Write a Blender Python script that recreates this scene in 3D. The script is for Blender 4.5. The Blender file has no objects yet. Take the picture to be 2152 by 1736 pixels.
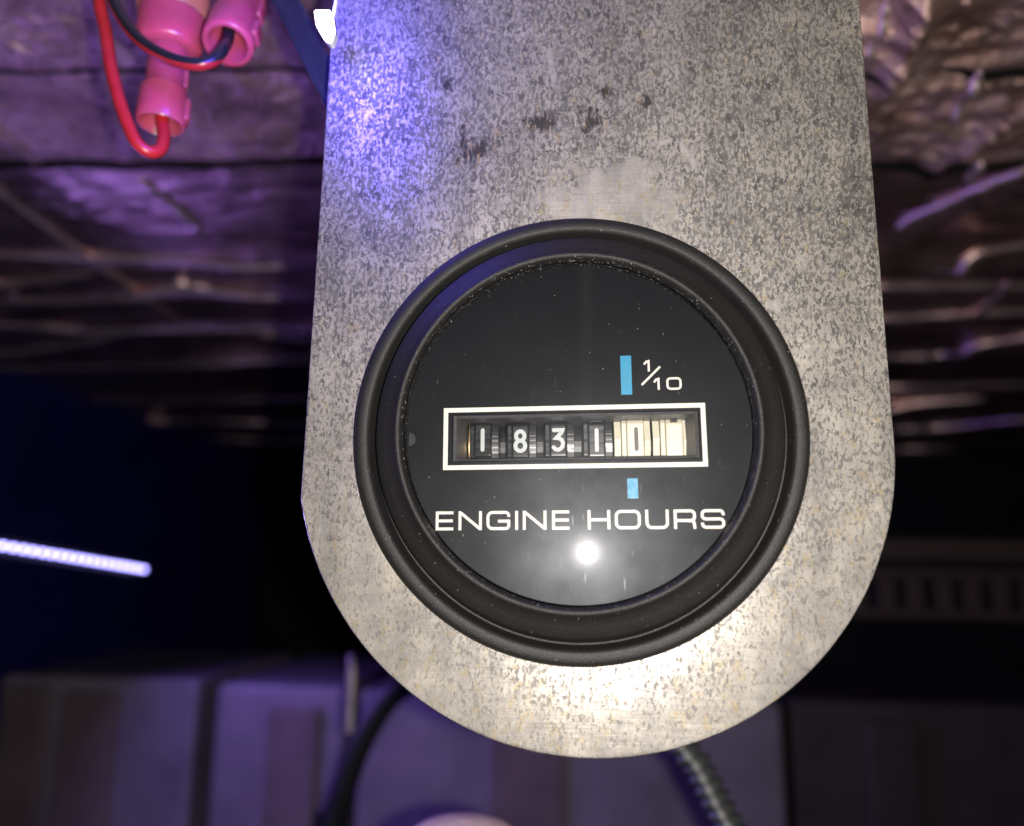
import bpy, math, random
import numpy as np
from mathutils import Vector, Matrix, noise as mnoise

random.seed(7)
MM = 0.001
scene = bpy.context.scene
COL = scene.collection

# ------------------------------------------------------------------ camera
# world: X right, Y away from the camera (into the compartment), Z up.
# the front face of the mounting plate is the plane Y = 0.
cam_d = bpy.data.cameras.new('camera')
cam = bpy.data.objects.new('camera', cam_d)
COL.objects.link(cam)
cR = Vector((0.9952831, 0.0959031, 0.0146315))      # image right in world axes
cD = Vector((-0.0039704, 0.1909620, -0.9815894))    # image down
cF = Vector((-0.0969315, 0.9769013, 0.1904420))     # view direction
m = Matrix.Identity(4)
for i in range(3):
    m[i][0] = cR[i]; m[i][1] = -cD[i]; m[i][2] = -cF[i]
m.translation = Vector((0, -0.107, 0))
cam.matrix_world = m
cam_d.sensor_width = 36.0
cam_d.lens = 36.0 * 1640.0 / 2152.0
cam_d.clip_start = 0.005
cam_d.clip_end = 20
cam_d.dof.use_dof = True
cam_d.dof.focus_distance = 0.110
cam_d.dof.aperture_fstop = cam_d.lens / 2.45
scene.camera = cam

# ------------------------------------------------------------------ world, flash, exposure
world = bpy.data.worlds.new('World')
scene.world = world
world.use_nodes = True
bg = world.node_tree.nodes['Background']
bg.inputs[0].default_value = (0.30, 0.26, 0.42, 1)
bg.inputs[1].default_value = 0.012

fl = bpy.data.lights.new('phone_flash', 'POINT')     # the phone's flash beside its lens
fl.energy = 1.5
fl.color = (1.0, 0.93, 0.86)
fl.shadow_soft_size = 0.0013
flash = bpy.data.objects.new('phone_flash', fl)
flash.location = (0.009, -0.109, -0.002)
COL.objects.link(flash)

scene.view_settings.view_transform = 'Standard'
scene.view_settings.look = 'None'
scene.view_settings.exposure = 0.0
scene.view_settings.gamma = 1.0
scene.view_settings.use_curve_mapping = False
scene.cycles.use_denoising = True
scene.cycles.max_bounces = 8
scene.cycles.transparent_max_bounces = 12
scene.cycles.caustics_reflective = False
scene.cycles.caustics_refractive = False
scene.cycles.sample_clamp_indirect = 4.0
scene.cycles.blur_glossy = 0.3

# ------------------------------------------------------------------ materials
MATS = {}
class NT:
    def __init__(s, name):
        s.m = bpy.data.materials.new(name); s.m.use_nodes = True
        s.t = s.m.node_tree; s.t.nodes.clear()
        s.out = s.t.nodes.new('ShaderNodeOutputMaterial')
        MATS[name] = s.m
    def n(s, typ, **kw):
        nd = s.t.nodes.new(typ)
        for k, v in kw.items():
            if k.startswith('_'): setattr(nd, k[1:], v)
            else:
                key = k.replace('__', ' ')
                nd.inputs[key].default_value = v
        return nd
    def l(s, a, b): s.t.links.new(a, b)
    def coord(s, scale=(1, 1, 1), rot=(0, 0, 0)):
        tc = s.n('ShaderNodeTexCoord'); mp = s.n('ShaderNodeMapping')
        mp.inputs['Scale'].default_value = scale; mp.inputs['Rotation'].default_value = rot
        s.l(tc.outputs['Object'], mp.inputs['Vector']); return mp.outputs[0]
    def noise(s, vec, scale, detail=4, rough=0.55, dist=0.0):
        nd = s.n('ShaderNodeTexNoise', Scale=scale, Detail=detail, Roughness=rough, Distortion=dist)
        s.l(vec, nd.inputs['Vector']); return nd.outputs['Fac']
    def ramp(s, fac, a, b, ca=(0, 0, 0, 1), cb=(1, 1, 1, 1)):
        r = s.n('ShaderNodeValToRGB'); e = r.color_ramp.elements
        e[0].position = a; e[1].position = b; e[0].color = ca; e[1].color = cb
        s.l(fac, r.inputs[0]); return r.outputs[0]
    def mix(s, fac, a, b, mode='MIX'):
        x = s.n('ShaderNodeMix', _data_type='RGBA', _blend_type=mode)
        for sock, v in ((x.inputs[0], fac), (x.inputs[6], a), (x.inputs[7], b)):
            if hasattr(v, 'is_output'): s.l(v, sock)
            else: sock.default_value = v
        return x.outputs[2]
    def math(s, op, a, b=0.0, c=0.0):
        x = s.n('ShaderNodeMath', _operation=op)
        for i, v in enumerate((a, b, c)):
            if hasattr(v, 'is_output'): s.l(v, x.inputs[i])
            else: x.inputs[i].default_value = v
        return x.outputs[0]
    def bump(s, h, strength, dist):
        b = s.n('ShaderNodeBump', Strength=strength, Distance=dist)
        s.l(h, b.inputs['Height']); return b.outputs[0]
    def pbr(s, **kw):
        p = s.n('ShaderNodeBsdfPrincipled')
        for k, v in kw.items():
            key = k.replace('__', ' ')
            if hasattr(v, 'is_output'): s.l(v, p.inputs[key])
            else: p.inputs[key].default_value = v
        s.l(p.outputs[0], s.out.inputs[0]); return p

def rgb(r, g, b): return (r, g, b, 1)

def simple(name, col, rough=0.5, metal=0.0, var=0.15, nscale=300, bump=0.0, bscale=2500, **kw):
    t = NT(name); v = t.coord()
    f = t.noise(v, nscale, 5)
    lo = tuple(c * (1 - var) for c in col) + (1,); hi = tuple(min(1, c * (1 + var)) for c in col) + (1,)
    c = t.ramp(f, 0.3, 0.7, lo, hi)
    r = t.ramp(t.noise(v, nscale * 2.3, 3), 0.3, 0.7, rgb(*(rough * 0.85,) * 3), rgb(*(min(1, rough * 1.15),) * 3))
    a = dict(Base__Color=c, Roughness=r, Metallic=metal); a.update(kw)
    if bump: a['Normal'] = t.bump(t.noise(v, bscale, 2), bump, 0.0001)
    t.pbr(**a); return t

def emissive(name, col, strength):
    t = NT(name); e = t.n('ShaderNodeEmission', Color=rgb(*col), Strength=strength)
    t.l(e.outputs[0], t.out.inputs[0])

# --- speckled, tarnished metal of the mounting plate
t = NT('speckled_metal')
v = t.coord((1000, 1000, 1000))                       # millimetres
vs = t.coord((1000, 1000, 560))                       # stretched vertically
vw = t.n('ShaderNodeVectorMath', _operation='ADD')
wn = t.n('ShaderNodeTexNoise', Scale=1.3, Detail=3); t.l(vs, wn.inputs['Vector'])
wsc = t.n('ShaderNodeVectorMath', _operation='SCALE'); wsc.inputs['Scale'].default_value = 0.9
t.l(wn.outputs['Color'], wsc.inputs[0]); t.l(vs, vw.inputs[0]); t.l(wsc.outputs[0], vw.inputs[1])
sp1 = t.noise(vw.outputs[0], 2.05, 5, 0.67)
sp2 = t.noise(vw.outputs[0], 4.5, 3, 0.6)
big = t.noise(v, 0.055, 4, 0.6)
mid = t.noise(v, 0.22, 4, 0.6)
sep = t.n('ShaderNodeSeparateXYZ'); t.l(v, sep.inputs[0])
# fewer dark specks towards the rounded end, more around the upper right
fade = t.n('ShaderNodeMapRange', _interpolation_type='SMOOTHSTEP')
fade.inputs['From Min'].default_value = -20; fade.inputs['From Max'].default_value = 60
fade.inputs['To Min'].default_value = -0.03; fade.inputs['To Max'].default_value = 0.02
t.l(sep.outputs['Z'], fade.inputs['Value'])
s = t.math('ADD', t.math('MULTIPLY', sp1, 0.72), t.math('MULTIPLY', sp2, 0.28))
s = t.math('ADD', s, t.math('MULTIPLY', t.math('SUBTRACT', big, 0.5), 0.10))
s = t.math('ADD', s, t.math('MULTIPLY', t.math('SUBTRACT', mid, 0.5), 0.12))
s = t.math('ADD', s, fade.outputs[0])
speck = t.math('MINIMUM', 1.0, t.math('ADD', t.math('MULTIPLY', t.ramp(s, 0.484, 0.521), 1.0), t.math('MULTIPLY', t.ramp(t.noise(vs, 2.4, 3, 0.6), 0.54, 0.66), 0.45)))
# black rubbed stains and pale scuffs, each where it sits on the plate
def blob(cx, cz, rx, rz, edge=0.9, rot=0.0):
    mp = t.n('ShaderNodeMapping'); mp.inputs['Location'].default_value = (-cx, 0, -cz)
    t.l(v, mp.inputs['Vector'])
    m2 = t.n('ShaderNodeMapping'); m2.inputs['Rotation'].default_value = (0, rot, 0)
    t.l(mp.outputs[0], m2.inputs['Vector'])
    m3 = t.n('ShaderNodeMapping'); m3.inputs['Scale'].default_value = (1 / rx, 0, 1 / rz)
    t.l(m2.outputs[0], m3.inputs['Vector'])
    ln = t.n('ShaderNodeVectorMath', _operation='LENGTH'); t.l(m3.outputs[0], ln.inputs[0])
    return t.math('SUBTRACT', 1.0, ln.outputs['Value'])
def union(lst):
    o = lst[0]
    for b in lst[1:]: o = t.math('MAXIMUM', o, b)
    return o
vst = t.coord((1000, 1000, 330))
streak = t.noise(vst, 1.5, 4, 0.65)
stn = union([blob(-16.5, 61.2, 4.8, 2.4, rot=0.5), blob(-6.6, 65.2, 3.8, 3.0, rot=0.35), blob(0.6, 65.3, 2.8, 3.4), blob(-18.6, 63.5, 1.0, 4.0),
             blob(2.8, 70.2, 1.5, 1.5), blob(-21.5, 73, 1.2, 2.4, rot=0.25), blob(8.9, 68.2, 1.4, 2.6, rot=-0.6),
             ])
stn = t.math('ADD', stn, t.math('MULTIPLY', t.math('SUBTRACT', streak, 0.5), 3.4))
stain = t.ramp(stn, 0.22, 0.74)
scf = union([blob(-5.2, 74, 0.9, 6.0, rot=0.12), blob(14.6, 59.5, 0.9, 4.2, rot=0.5), blob(11.5, 61.5, 2.2, 0.8, rot=0.3),
             blob(-22.5, 49.5, 0.9, 0.9), blob(26, 36, 2.0, 1.6), blob(38.0, 8.6, 1.0, 1.5), blob(-37.0, 4.0, 1.6, 1.8)])
scf = t.math('ADD', scf, t.math('MULTIPLY', t.math('SUBTRACT', streak, 0.5), 1.6))
scuff = t.ramp(scf, 0.35, 0.85)
# flash glow above the gauge, painted in by thinning the dark specks
flash_glow = t.ramp(t.math('ADD', blob(3.0, 52, 13, 8.5), t.math('MULTIPLY', t.math('SUBTRACT', mid, 0.5), 2.6)), 0.1, 0.7)
light = t.mix(t.ramp(t.noise(v, 0.35, 4), 0.35, 0.65), rgb(0.40, 0.38, 0.36), rgb(0.51, 0.485, 0.455))
yel = t.ramp(t.math('ADD', t.noise(vw.outputs[0], 0.9, 4, 0.65), t.math('MULTIPLY', t.math('SUBTRACT', big, 0.5), 0.2)), 0.575, 0.66)
light = t.mix(t.math('MULTIPLY', yel, 0.7), light, rgb(0.46, 0.37, 0.20))
light = t.mix(t.ramp(t.noise(vw.outputs[0], 2.6, 3), 0.55, 0.72), light, rgb(0.56, 0.53, 0.47))
dark = t.mix(t.ramp(t.noise(vs, 0.8, 4), 0.35, 0.65), rgb(0.045, 0.044, 0.046), rgb(0.135, 0.128, 0.12))
low_glare = t.ramp(t.math('ADD', t.math('MULTIPLY', sep.outputs['Z'], -0.02), t.math('MULTIPLY', mid, 1.6)), 0.25, 1.1)   # flash glare painted in: dark specks paler towards the rounded end
dark = t.mix(t.math('MULTIPLY', low_glare, 0.3), dark, rgb(0.27, 0.255, 0.235))
spk = t.math('MULTIPLY', speck, t.math('SUBTRACT', 1.0, t.math('MULTIPLY', scuff, 0.75)))
spk = t.math('MULTIPLY', spk, t.math('SUBTRACT', 1.0, t.math('MULTIPLY', flash_glow, 0.6)))
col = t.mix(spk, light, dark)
col = t.mix(t.math('MULTIPLY', scuff, 0.45), col, rgb(0.46, 0.45, 0.46))
rust = t.ramp(t.math('ADD', stn, t.math('MULTIPLY', sp2, 1.2)), 0.55, 0.9)
col = t.mix(t.math('MULTIPLY', rust, t.math('MULTIPLY', yel, 0.45)), col, rgb(0.45, 0.29, 0.11))
col = t.mix(t.math('MULTIPLY', stain, 0.94), col, rgb(0.016, 0.014, 0.014))
# broad smudges and run marks
smd = t.math('ADD', t.math('MULTIPLY', t.noise(v, 0.09, 5, 0.6), 0.6), t.math('MULTIPLY', t.noise(t.coord((700, 1000, 60)), 0.5, 4), 0.4))
col = t.mix(1.0, col, t.ramp(smd, 0.36, 0.64, rgb(0.72, 0.72, 0.73), rgb(1.16, 1.14, 1.10)), 'MULTIPLY')
# fine horizontal brushing
vb = t.coord((120, 1000, 5200))
brush = t.noise(vb, 1.0, 4, 0.6)
h = t.math('ADD', t.math('MULTIPLY', brush, 0.5), t.math('MULTIPLY', s, 0.9))
rough = t.math('ADD', t.math('ADD', 0.325, t.math('MULTIPLY', spk, 0.26)), t.math('MULTIPLY', t.math('SUBTRACT', brush, 0.5), 0.3))
metal = t.math('SUBTRACT', 0.60, t.math('MULTIPLY', t.math('MAXIMUM', spk, stain), 0.5))
tang = t.n('ShaderNodeCombineXYZ', Z=1.0)
t.pbr(Base__Color=col, Roughness=rough, Metallic=metal, Anisotropic=0.4, Tangent=tang.outputs[0],
      Normal=t.bump(h, 0.25, 0.00012))

# --- gauge materials
t = NT('black_bezel_plastic'); v = t.coord((1000, 1000, 1000))
gr = t.noise(v, 7, 2)
sx = t.n('ShaderNodeSeparateXYZ'); t.l(v, sx.inputs[0])
rad = t.math('SQRT', t.math('ADD', t.math('MULTIPLY', sx.outputs['X'], sx.outputs['X']), t.math('MULTIPLY', sx.outputs['Z'], sx.outputs['Z'])))
lodge = t.ramp(t.math('ABSOLUTE', t.math('SUBTRACT', rad, 23.25)), 0.05, 0.5, rgb(0.09, 0.09, 0.09), rgb(0, 0, 0))
dust = t.ramp(t.math('ADD', t.noise(v, 3.2, 2, 0.5), lodge), 0.735, 0.77)
cc = t.mix(dust, t.mix(t.noise(v, 0.25, 4), rgb(0.005, 0.005, 0.005), rgb(0.010, 0.0095, 0.009)), rgb(0.25, 0.25, 0.26))
t.pbr(Base__Color=cc, Roughness=t.math('ADD', 0.53, t.math('MULTIPLY', dust, 0.3)), Specular__IOR__Level=0.38, Normal=t.bump(gr, 0.7, 0.00012))
t = NT('dial_black'); v = t.coord((1000, 1000, 1000))
dust = t.ramp(t.noise(v, 2.6, 2, 0.5), 0.75, 0.77)
t.pbr(Base__Color=t.mix(dust, rgb(0.002, 0.0024, 0.004), rgb(0.15, 0.15, 0.15)), Roughness=0.6, Specular__IOR__Level=0.12, Normal=t.bump(t.noise(v, 9, 2), 0.2, 0.00005))
simple('recess_black', (0.06, 0.057, 0.06), 0.42, bump=0.8, bscale=7000, var=0.4, nscale=3000)
simple('print_white', (0.47, 0.45, 0.395), 0.6, var=0.04, nscale=900)
simple('print_blue', (0.0, 0.15, 0.27), 0.55, var=0.05, nscale=900)
t = NT('wheel_black'); v = t.coord((60, 3000, 1600))
t.pbr(Base__Color=rgb(0.007, 0.0075, 0.009), Specular__IOR__Level=0.35, Roughness=t.ramp(t.noise(v, 1, 4), .3, .7, rgb(.2, .2, .2), rgb(.42, .42, .42)), Normal=t.bump(t.noise(v, 1, 4), 0.25, 0.00004))
simple('wheel_cream', (0.43, 0.41, 0.32), 0.38, var=0.07, nscale=500, Subsurface__Weight=0.25, Subsurface__Radius=(0.002, 0.0015, 0.0008), Subsurface__Scale=0.4)
simple('digit_white', (0.30, 0.32, 0.32), 0.5, var=0.05, nscale=1500)
simple('digit_dark', (0.06, 0.054, 0.048), 0.6, var=0.2, nscale=1500)
simple('tick_grey', (0.22, 0.225, 0.23), 0.35, var=0.3, nscale=2500)
simple('gear_black', (0.012, 0.012, 0.014), 0.4)
simple('brass', (0.62, 0.45, 0.22), 0.32, metal=1.0, nscale=1500)
# clear lens: thin pane, dusty
t = NT('clear_lens'); v = t.coord((1000, 1000, 1000))
tr = t.n('ShaderNodeBsdfTransparent', Color=rgb(0.97, 0.975, 0.98))
gl = t.n('ShaderNodeBsdfGlossy', Roughness=0.015)
fr = t.n('ShaderNodeFresnel', IOR=1.49)
m1 = t.n('ShaderNodeMixShader'); t.l(fr.outputs[0], m1.inputs[0]); t.l(tr.outputs[0], m1.inputs[1]); t.l(gl.outputs[0], m1.inputs[2])
# fingerprints and film: wide dull lobe, narrow halo, wiped vertical streak
film = t.n('ShaderNodeBsdfGlossy', Roughness=0.33, Color=rgb(0.86, 0.92, 1.0))
m2 = t.n('ShaderNodeMixShader'); t.l(m1.outputs[0], m2.inputs[1]); t.l(film.outputs[0], m2.inputs[2])
fm = t.math('MULTIPLY', t.ramp(t.noise(v, 0.09, 5, 0.6), 0.1, 0.9), 0.011)
scr = t.coord((3000, 1000, 260), (0, 0.5, 0))
fm = t.math('ADD', fm, t.math('MULTIPLY', t.ramp(t.noise(scr, 1.0, 2), 0.70, 0.78), 0.012)); t.l(fm, m2.inputs[0])
halo = t.n('ShaderNodeBsdfGlossy', Roughness=0.13, Color=rgb(0.9, 0.95, 1.0))
m3 = t.n('ShaderNodeMixShader', Fac=0.0006); t.l(m2.outputs[0], m3.inputs[1]); t.l(halo.outputs[0], m3.inputs[2])
stk = t.n('ShaderNodeBsdfAnisotropic', Roughness=0.28, Anisotropy=0.93, Color=rgb(0.92, 0.96, 1.0))
tg = t.n('ShaderNodeCombineXYZ', X=1.0); t.l(tg.outputs[0], stk.inputs['Tangent'])
m4 = t.n('ShaderNodeMixShader', Fac=0.00008); t.l(m3.outputs[0], m4.inputs[1]); t.l(stk.outputs[0], m4.inputs[2])
# dust grains
dif = t.n('ShaderNodeBsdfDiffuse', Color=rgb(0.35, 0.36, 0.38))
dg = t.math('MULTIPLY', t.ramp(t.noise(v, 2.1, 2, 0.5), 0.765, 0.785), 0.6)
m5 = t.n('ShaderNodeMixShader'); t.l(dg, m5.inputs[0]); t.l(m4.outputs[0], m5.inputs[1]); t.l(dif.outputs[0], m5.inputs[2])
t.l(m5.outputs[0], t.out.inputs[0])

# --- wiring
def nylon(name, col):
    t = NT(name); v = t.coord((1000, 1000, 1000))
    c = t.mix(t.ramp(t.noise(v, 0.3, 4), 0.3, 0.7), rgb(*[x * 0.8 for x in col]), rgb(*col))
    t.pbr(Base__Color=c, Roughness=0.3, Subsurface__Weight=0.8, Transmission__Weight=0.25, Subsurface__Radius=(0.004, 0.0015, 0.002),
          Subsurface__Scale=1.0, Normal=t.bump(t.noise(v, 1.2, 3), 0.25, 0.0002))
nylon('pink_nylon', (0.68, 0.10, 0.19))
nylon('orange_nylon', (0.66, 0.24, 0.16))
simple('red_insulation', (0.45, 0.02, 0.03), 0.33, bump=0.15, bscale=1500)
simple('black_insulation', (0.014, 0.014, 0.018), 0.3, bump=0.15, bscale=1500)
simple('stripe_red', (0.38, 0.02, 0.03), 0.35)
emissive('led_glow', (0.72, 0.74, 1.0), 26)
emissive('strip_glow', (0.36, 0.33, 1.0), 9)
simple('lamp_plastic', (0.5, 0.5, 0.6), 0.3)
simple('ribbon_plastic', (0.02, 0.02, 0.03), 0.22)
simple('strip_backing', (0.5, 0.5, 0.55), 0.5)
# --- compartment
for fname, bst, bsc, met, ro in (('crinkled_foil', 0.8, 0.17, 0.72, .31), ('stretched_foil', 0.3, 0.05, 0.92, .26)):
    t = NT(fname); v = t.coord((1000, 1000, 1000))
    c = t.mix(t.ramp(t.noise(v, 0.035, 5, 0.65), 0.35, 0.65), rgb(0.34, 0.205, 0.18), rgb(0.84, 0.58, 0.535))
    hh = t.math('ADD', t.noise(v, bsc, 6, 0.6, 1.0), t.math('MULTIPLY', t.noise(v, bsc * 4, 3), 0.2))
    t.pbr(Base__Color=c, Metallic=met, Roughness=t.ramp(t.noise(v, 0.12, 4), .3, .7, rgb(ro, ro, ro), rgb(ro + .1, ro + .1, ro + .1)), Normal=t.bump(hh, bst, 0.003))
simple('crease_foil', (0.95, 0.70, 0.67), 0.36, metal=0.8, nscale=60)
simple('soot_black', (0.012, 0.012, 0.014), 0.8, nscale=20)
simple('glow_blue', (0.016, 0.015, 0.17), 0.6, nscale=15, var=0.25)  # deep blue stands in for the lens glow around the strip
simple('bulkhead_paint', (0.010, 0.009, 0.014), 0.7, nscale=20)
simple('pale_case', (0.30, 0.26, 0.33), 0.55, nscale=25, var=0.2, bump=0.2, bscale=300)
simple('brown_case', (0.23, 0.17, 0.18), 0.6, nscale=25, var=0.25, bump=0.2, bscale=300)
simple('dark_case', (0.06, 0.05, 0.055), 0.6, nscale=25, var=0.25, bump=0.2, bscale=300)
simple('steel', (0.5, 0.44, 0.42), 0.45, metal=0.6, nscale=200)
simple('bead_grey', (0.3, 0.31, 0.31), 0.4)
simple('black_rubber', (0.013, 0.013, 0.016), 0.5)
simple('conduit_grey', (0.055, 0.06, 0.062), 0.45)
simple('cap_plastic', (0.85, 0.62, 0.70), 0.4)
simple('duct_plastic', (0.085, 0.058, 0.046), 0.6)

# ------------------------------------------------------------------ mesh helpers (millimetres)
class MB:
    def __init__(s): s.v = []; s.f = []
    def add(s, vs, fs):
        o = len(s.v); s.v += [tuple(p) for p in vs]; s.f += [tuple(i + o for i in f) for f in fs]; return s
    def box(s, x0, x1, y0, y1, z0, z1):
        vs = [(x, y, z) for x in (x0, x1) for y in (y0, y1) for z in (z0, z1)]
        return s.add(vs, [(0, 1, 3, 2), (4, 6, 7, 5), (0, 4, 5, 1), (2, 3, 7, 6), (0, 2, 6, 4), (1, 5, 7, 3)])
    def lathe(s, prof, n=96, cap0=False, cap1=False):
        """profile of (radius, height towards the camera = -Y), about the Y axis"""
        vs = []; fs = []
        for r, h in prof:
            for k in range(n):
                a = 2 * math.pi * k / n; vs.append((r * math.cos(a), -h, r * math.sin(a)))
        for i in range(len(prof) - 1):
            for k in range(n):
                k2 = (k + 1) % n
                fs.append((i * n + k, i * n + k2, (i + 1) * n + k2, (i + 1) * n + k))
        if cap0: fs.append(tuple(range(n)))
        if cap1: fs.append(tuple((len(prof) - 1) * n + k for k in reversed(range(n))))
        return s.add(vs, fs)
    def sweep(s, pts, rad, n=14, caps=True, sect=None, up=None):
        pts = [Vector(p) for p in pts]; N = len(pts); vs = []; fs = []
        nrm = None
        for i, p in enumerate(pts):
            tg = (pts[min(i + 1, N - 1)] - pts[max(i - 1, 0)]).normalized()
            if nrm is None:
                u = Vector(up) if up else (Vector((0, 0, 1)) if abs(tg.z) < .9 else Vector((1, 0, 0)))
                nrm = (u - tg * u.dot(tg)).normalized()
            else: nrm = (nrm - tg * nrm.dot(tg)).normalized()
            b = tg.cross(nrm)
            r = rad(i / (N - 1)) if callable(rad) else rad
            if sect: vs += [p + nrm * (a * r) + b * (c * r) for a, c in sect]
            else:
                for k in range(n):
                    a = 2 * math.pi * k / n; vs.append(p + nrm * (r * math.cos(a)) + b * (r * math.sin(a)))
        q = len(sect) if sect else n
        for i in range(N - 1):
            for k in range(q):
                k2 = (k + 1) % q; fs.append((i * q + k, i * q + k2, (i + 1) * q + k2, (i + 1) * q + k))
        if caps: fs.append(tuple(reversed(range(q)))); fs.append(tuple((N - 1) * q + k for k in range(q)))
        return s.add(vs, fs)
    def ribbon(s, pts, w, y, closed=False, rnd=False, thick=0.02, to3=None):
        """flat stroke in the x-z plane, its top at depth y (towards the camera is -y)"""
        P = [Vector(p).to_2d() if len(p) > 2 else Vector(p) for p in pts]; N = len(P); L = []; R = []
        for i in range(N):
            if closed: a, b = P[i - 1], P[(i + 1) % N]
            else: a, b = P[max(i - 1, 0)], P[min(i + 1, N - 1)]
            d1 = (P[i] - a); d2 = (b - P[i])
            if d1.length < 1e-9: d1 = d2
            if d2.length < 1e-9: d2 = d1
            d1.normalize(); d2.normalize()
            n1 = Vector((-d1.y, d1.x)); n2 = Vector((-d2.y, d2.x)); nn = (n1 + n2)
            nn.normalize(); k = w / 2 / max(0.35, nn.dot(n1))
            L.append(P[i] + nn * k); R.append(P[i] - nn * k)
        loop = []
        if rnd and not closed:
            def fan(c, st, dr):
                a0 = math.atan2(st.y - c.y, st.x - c.x)
                return [c + Vector((math.cos(a0 + dr * math.pi * j / 8), math.sin(a0 + dr * math.pi * j / 8))) * w / 2 for j in range(1, 8)]
            e = fan(P[-1], L[-1], -1); b = fan(P[0], R[0], -1)
            L2 = L; R2 = R
        to3 = to3 or (lambda p, d: (p.x, y + d, p.y))
        vs = [to3(p, 0) for p in L] + [to3(p, 0) for p in R] + [to3(p, thick) for p in L] + [to3(p, thick) for p in R]
        fs = []; M = N if closed else N - 1
        for i in range(M):
            j = (i + 1) % N
            fs.append((i, N + i, N + j, j)); fs.append((i, j, 2 * N + j, 2 * N + i)); fs.append((N + i, 3 * N + i, 3 * N + j, N + j))
        if not closed: fs += [(0, 2 * N, 3 * N, N), (N - 1, 2 * N - 1, 4 * N - 1, 3 * N - 1)]
        s.add(vs, fs)
        if rnd and not closed:
            for c, st, fn in ((P[-1], L[-1], e), (P[0], R[0], b)):
                ring = [st] + fn + [(R[-1] if c is P[-1] else L[0])]
                s.add([to3(p, 0) for p in ring], [tuple(range(len(ring)))])
        return s
    def build(s, name, mat, parent=None, smooth=None, bevel=0.0):
        me = bpy.data.meshes.new(name)
        me.from_pydata([(x * MM, y * MM, z * MM) for x, y, z in s.v], [], s.f); me.update()
        import bmesh
        bm = bmesh.new(); bm.from_mesh(me); bmesh.ops.recalc_face_normals(bm, faces=bm.faces); bm.to_mesh(me); bm.free()
        me.materials.append(MATS[mat])
        o = bpy.data.objects.new(name, me); COL.objects.link(o)
        if parent: o.parent = parent
        if smooth is not None:
            me.shade_smooth() if hasattr(me, 'shade_smooth') else None
            if smooth < 180: me.set_sharp_from_angle(angle=math.radians(smooth))
        if bevel:
            b = o.modifiers.new('bevel', 'BEVEL'); b.width = bevel * MM; b.segments = 2; b.limit_method = 'ANGLE'
        return o

def tag(o, label=None, cat=None, group=None, kind=None):
    if label: o['label'] = label
    if cat: o['category'] = cat
    if group: o['group'] = group
    if kind: o['kind'] = kind
    return o
def empty(name, loc=(0, 0, 0), rot=(0, 0, 0)):
    o = bpy.data.objects.new(name, None); COL.objects.link(o)
    o.location = Vector(loc) * MM; o.rotation_euler = rot; o.empty_display_size = 0.01; return o
def spline(P, n=12):
    P = [Vector(p) for p in P]; Q = [2 * P[0] - P[1]] + P + [2 * P[-1] - P[-2]]; o = []
    for i in range(1, len(Q) - 2):
        a, b, c, d = Q[i - 1:i + 3]
        for k in range(n):
            u = k / n
            o.append(0.5 * ((2 * b) + (c - a) * u + (2 * a - 5 * b + 4 * c - d) * u * u + (3 * b - a - 3 * c + d) * u ** 3))
    o.append(P[-1]); return o
def fillet(P, closed=False, n=6):
    """polyline of (x, z, radius) with rounded corners"""
    o = []; N = len(P)
    for i, (x, z, r) in enumerate(P):
        if r <= 0 or (not closed and i in (0, N - 1)): o.append(Vector((x, z))); continue
        p = Vector((x, z)); a = Vector(P[i - 1][:2]); b = Vector(P[(i + 1) % N][:2])
        u = (a - p).normalized(); w = (b - p).normalized()
        ang = u.angle(w); tl = r / math.tan(ang / 2)
        A = p + u * tl; c = p + (u + w).normalized() * (r / math.sin(ang / 2))
        a0 = math.atan2(A.y - c.y, A.x - c.x); B = p + w * tl; a1 = math.atan2(B.y - c.y, B.x - c.x)
        da = (a1 - a0 + math.pi) % (2 * math.pi) - math.pi
        for k in range(n + 1):
            q = a0 + da * k / n; o.append(c + Vector((math.cos(q), math.sin(q))) * r)
    return o
def star_ring(rings, angles):
    """rings: list of functions angle -> (x, y, z); quads between successive rings"""
    mb = MB(); vs = []; fs = []; n = len(angles)
    for fn in rings: vs += [fn(a) for a in angles]
    for i in range(len(rings) - 1):
        for k in range(n):
            k2 = (k + 1) % n; fs.append((i * n + k, i * n + k2, (i + 1) * n + k2, (i + 1) * n + k))
    return mb.add(vs, fs)
def ray_rect(cx, cz, x0, x1, z0, z1, a):
    dx, dz = math.cos(a), math.sin(a); t = 1e9
    if dx > 1e-9: t = min(t, (x1 - cx) / dx)
    if dx < -1e-9: t = min(t, (x0 - cx) / dx)
    if dz > 1e-9: t = min(t, (z1 - cz) / dz)
    if dz < -1e-9: t = min(t, (z0 - cz) / dz)
    return t

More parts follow.
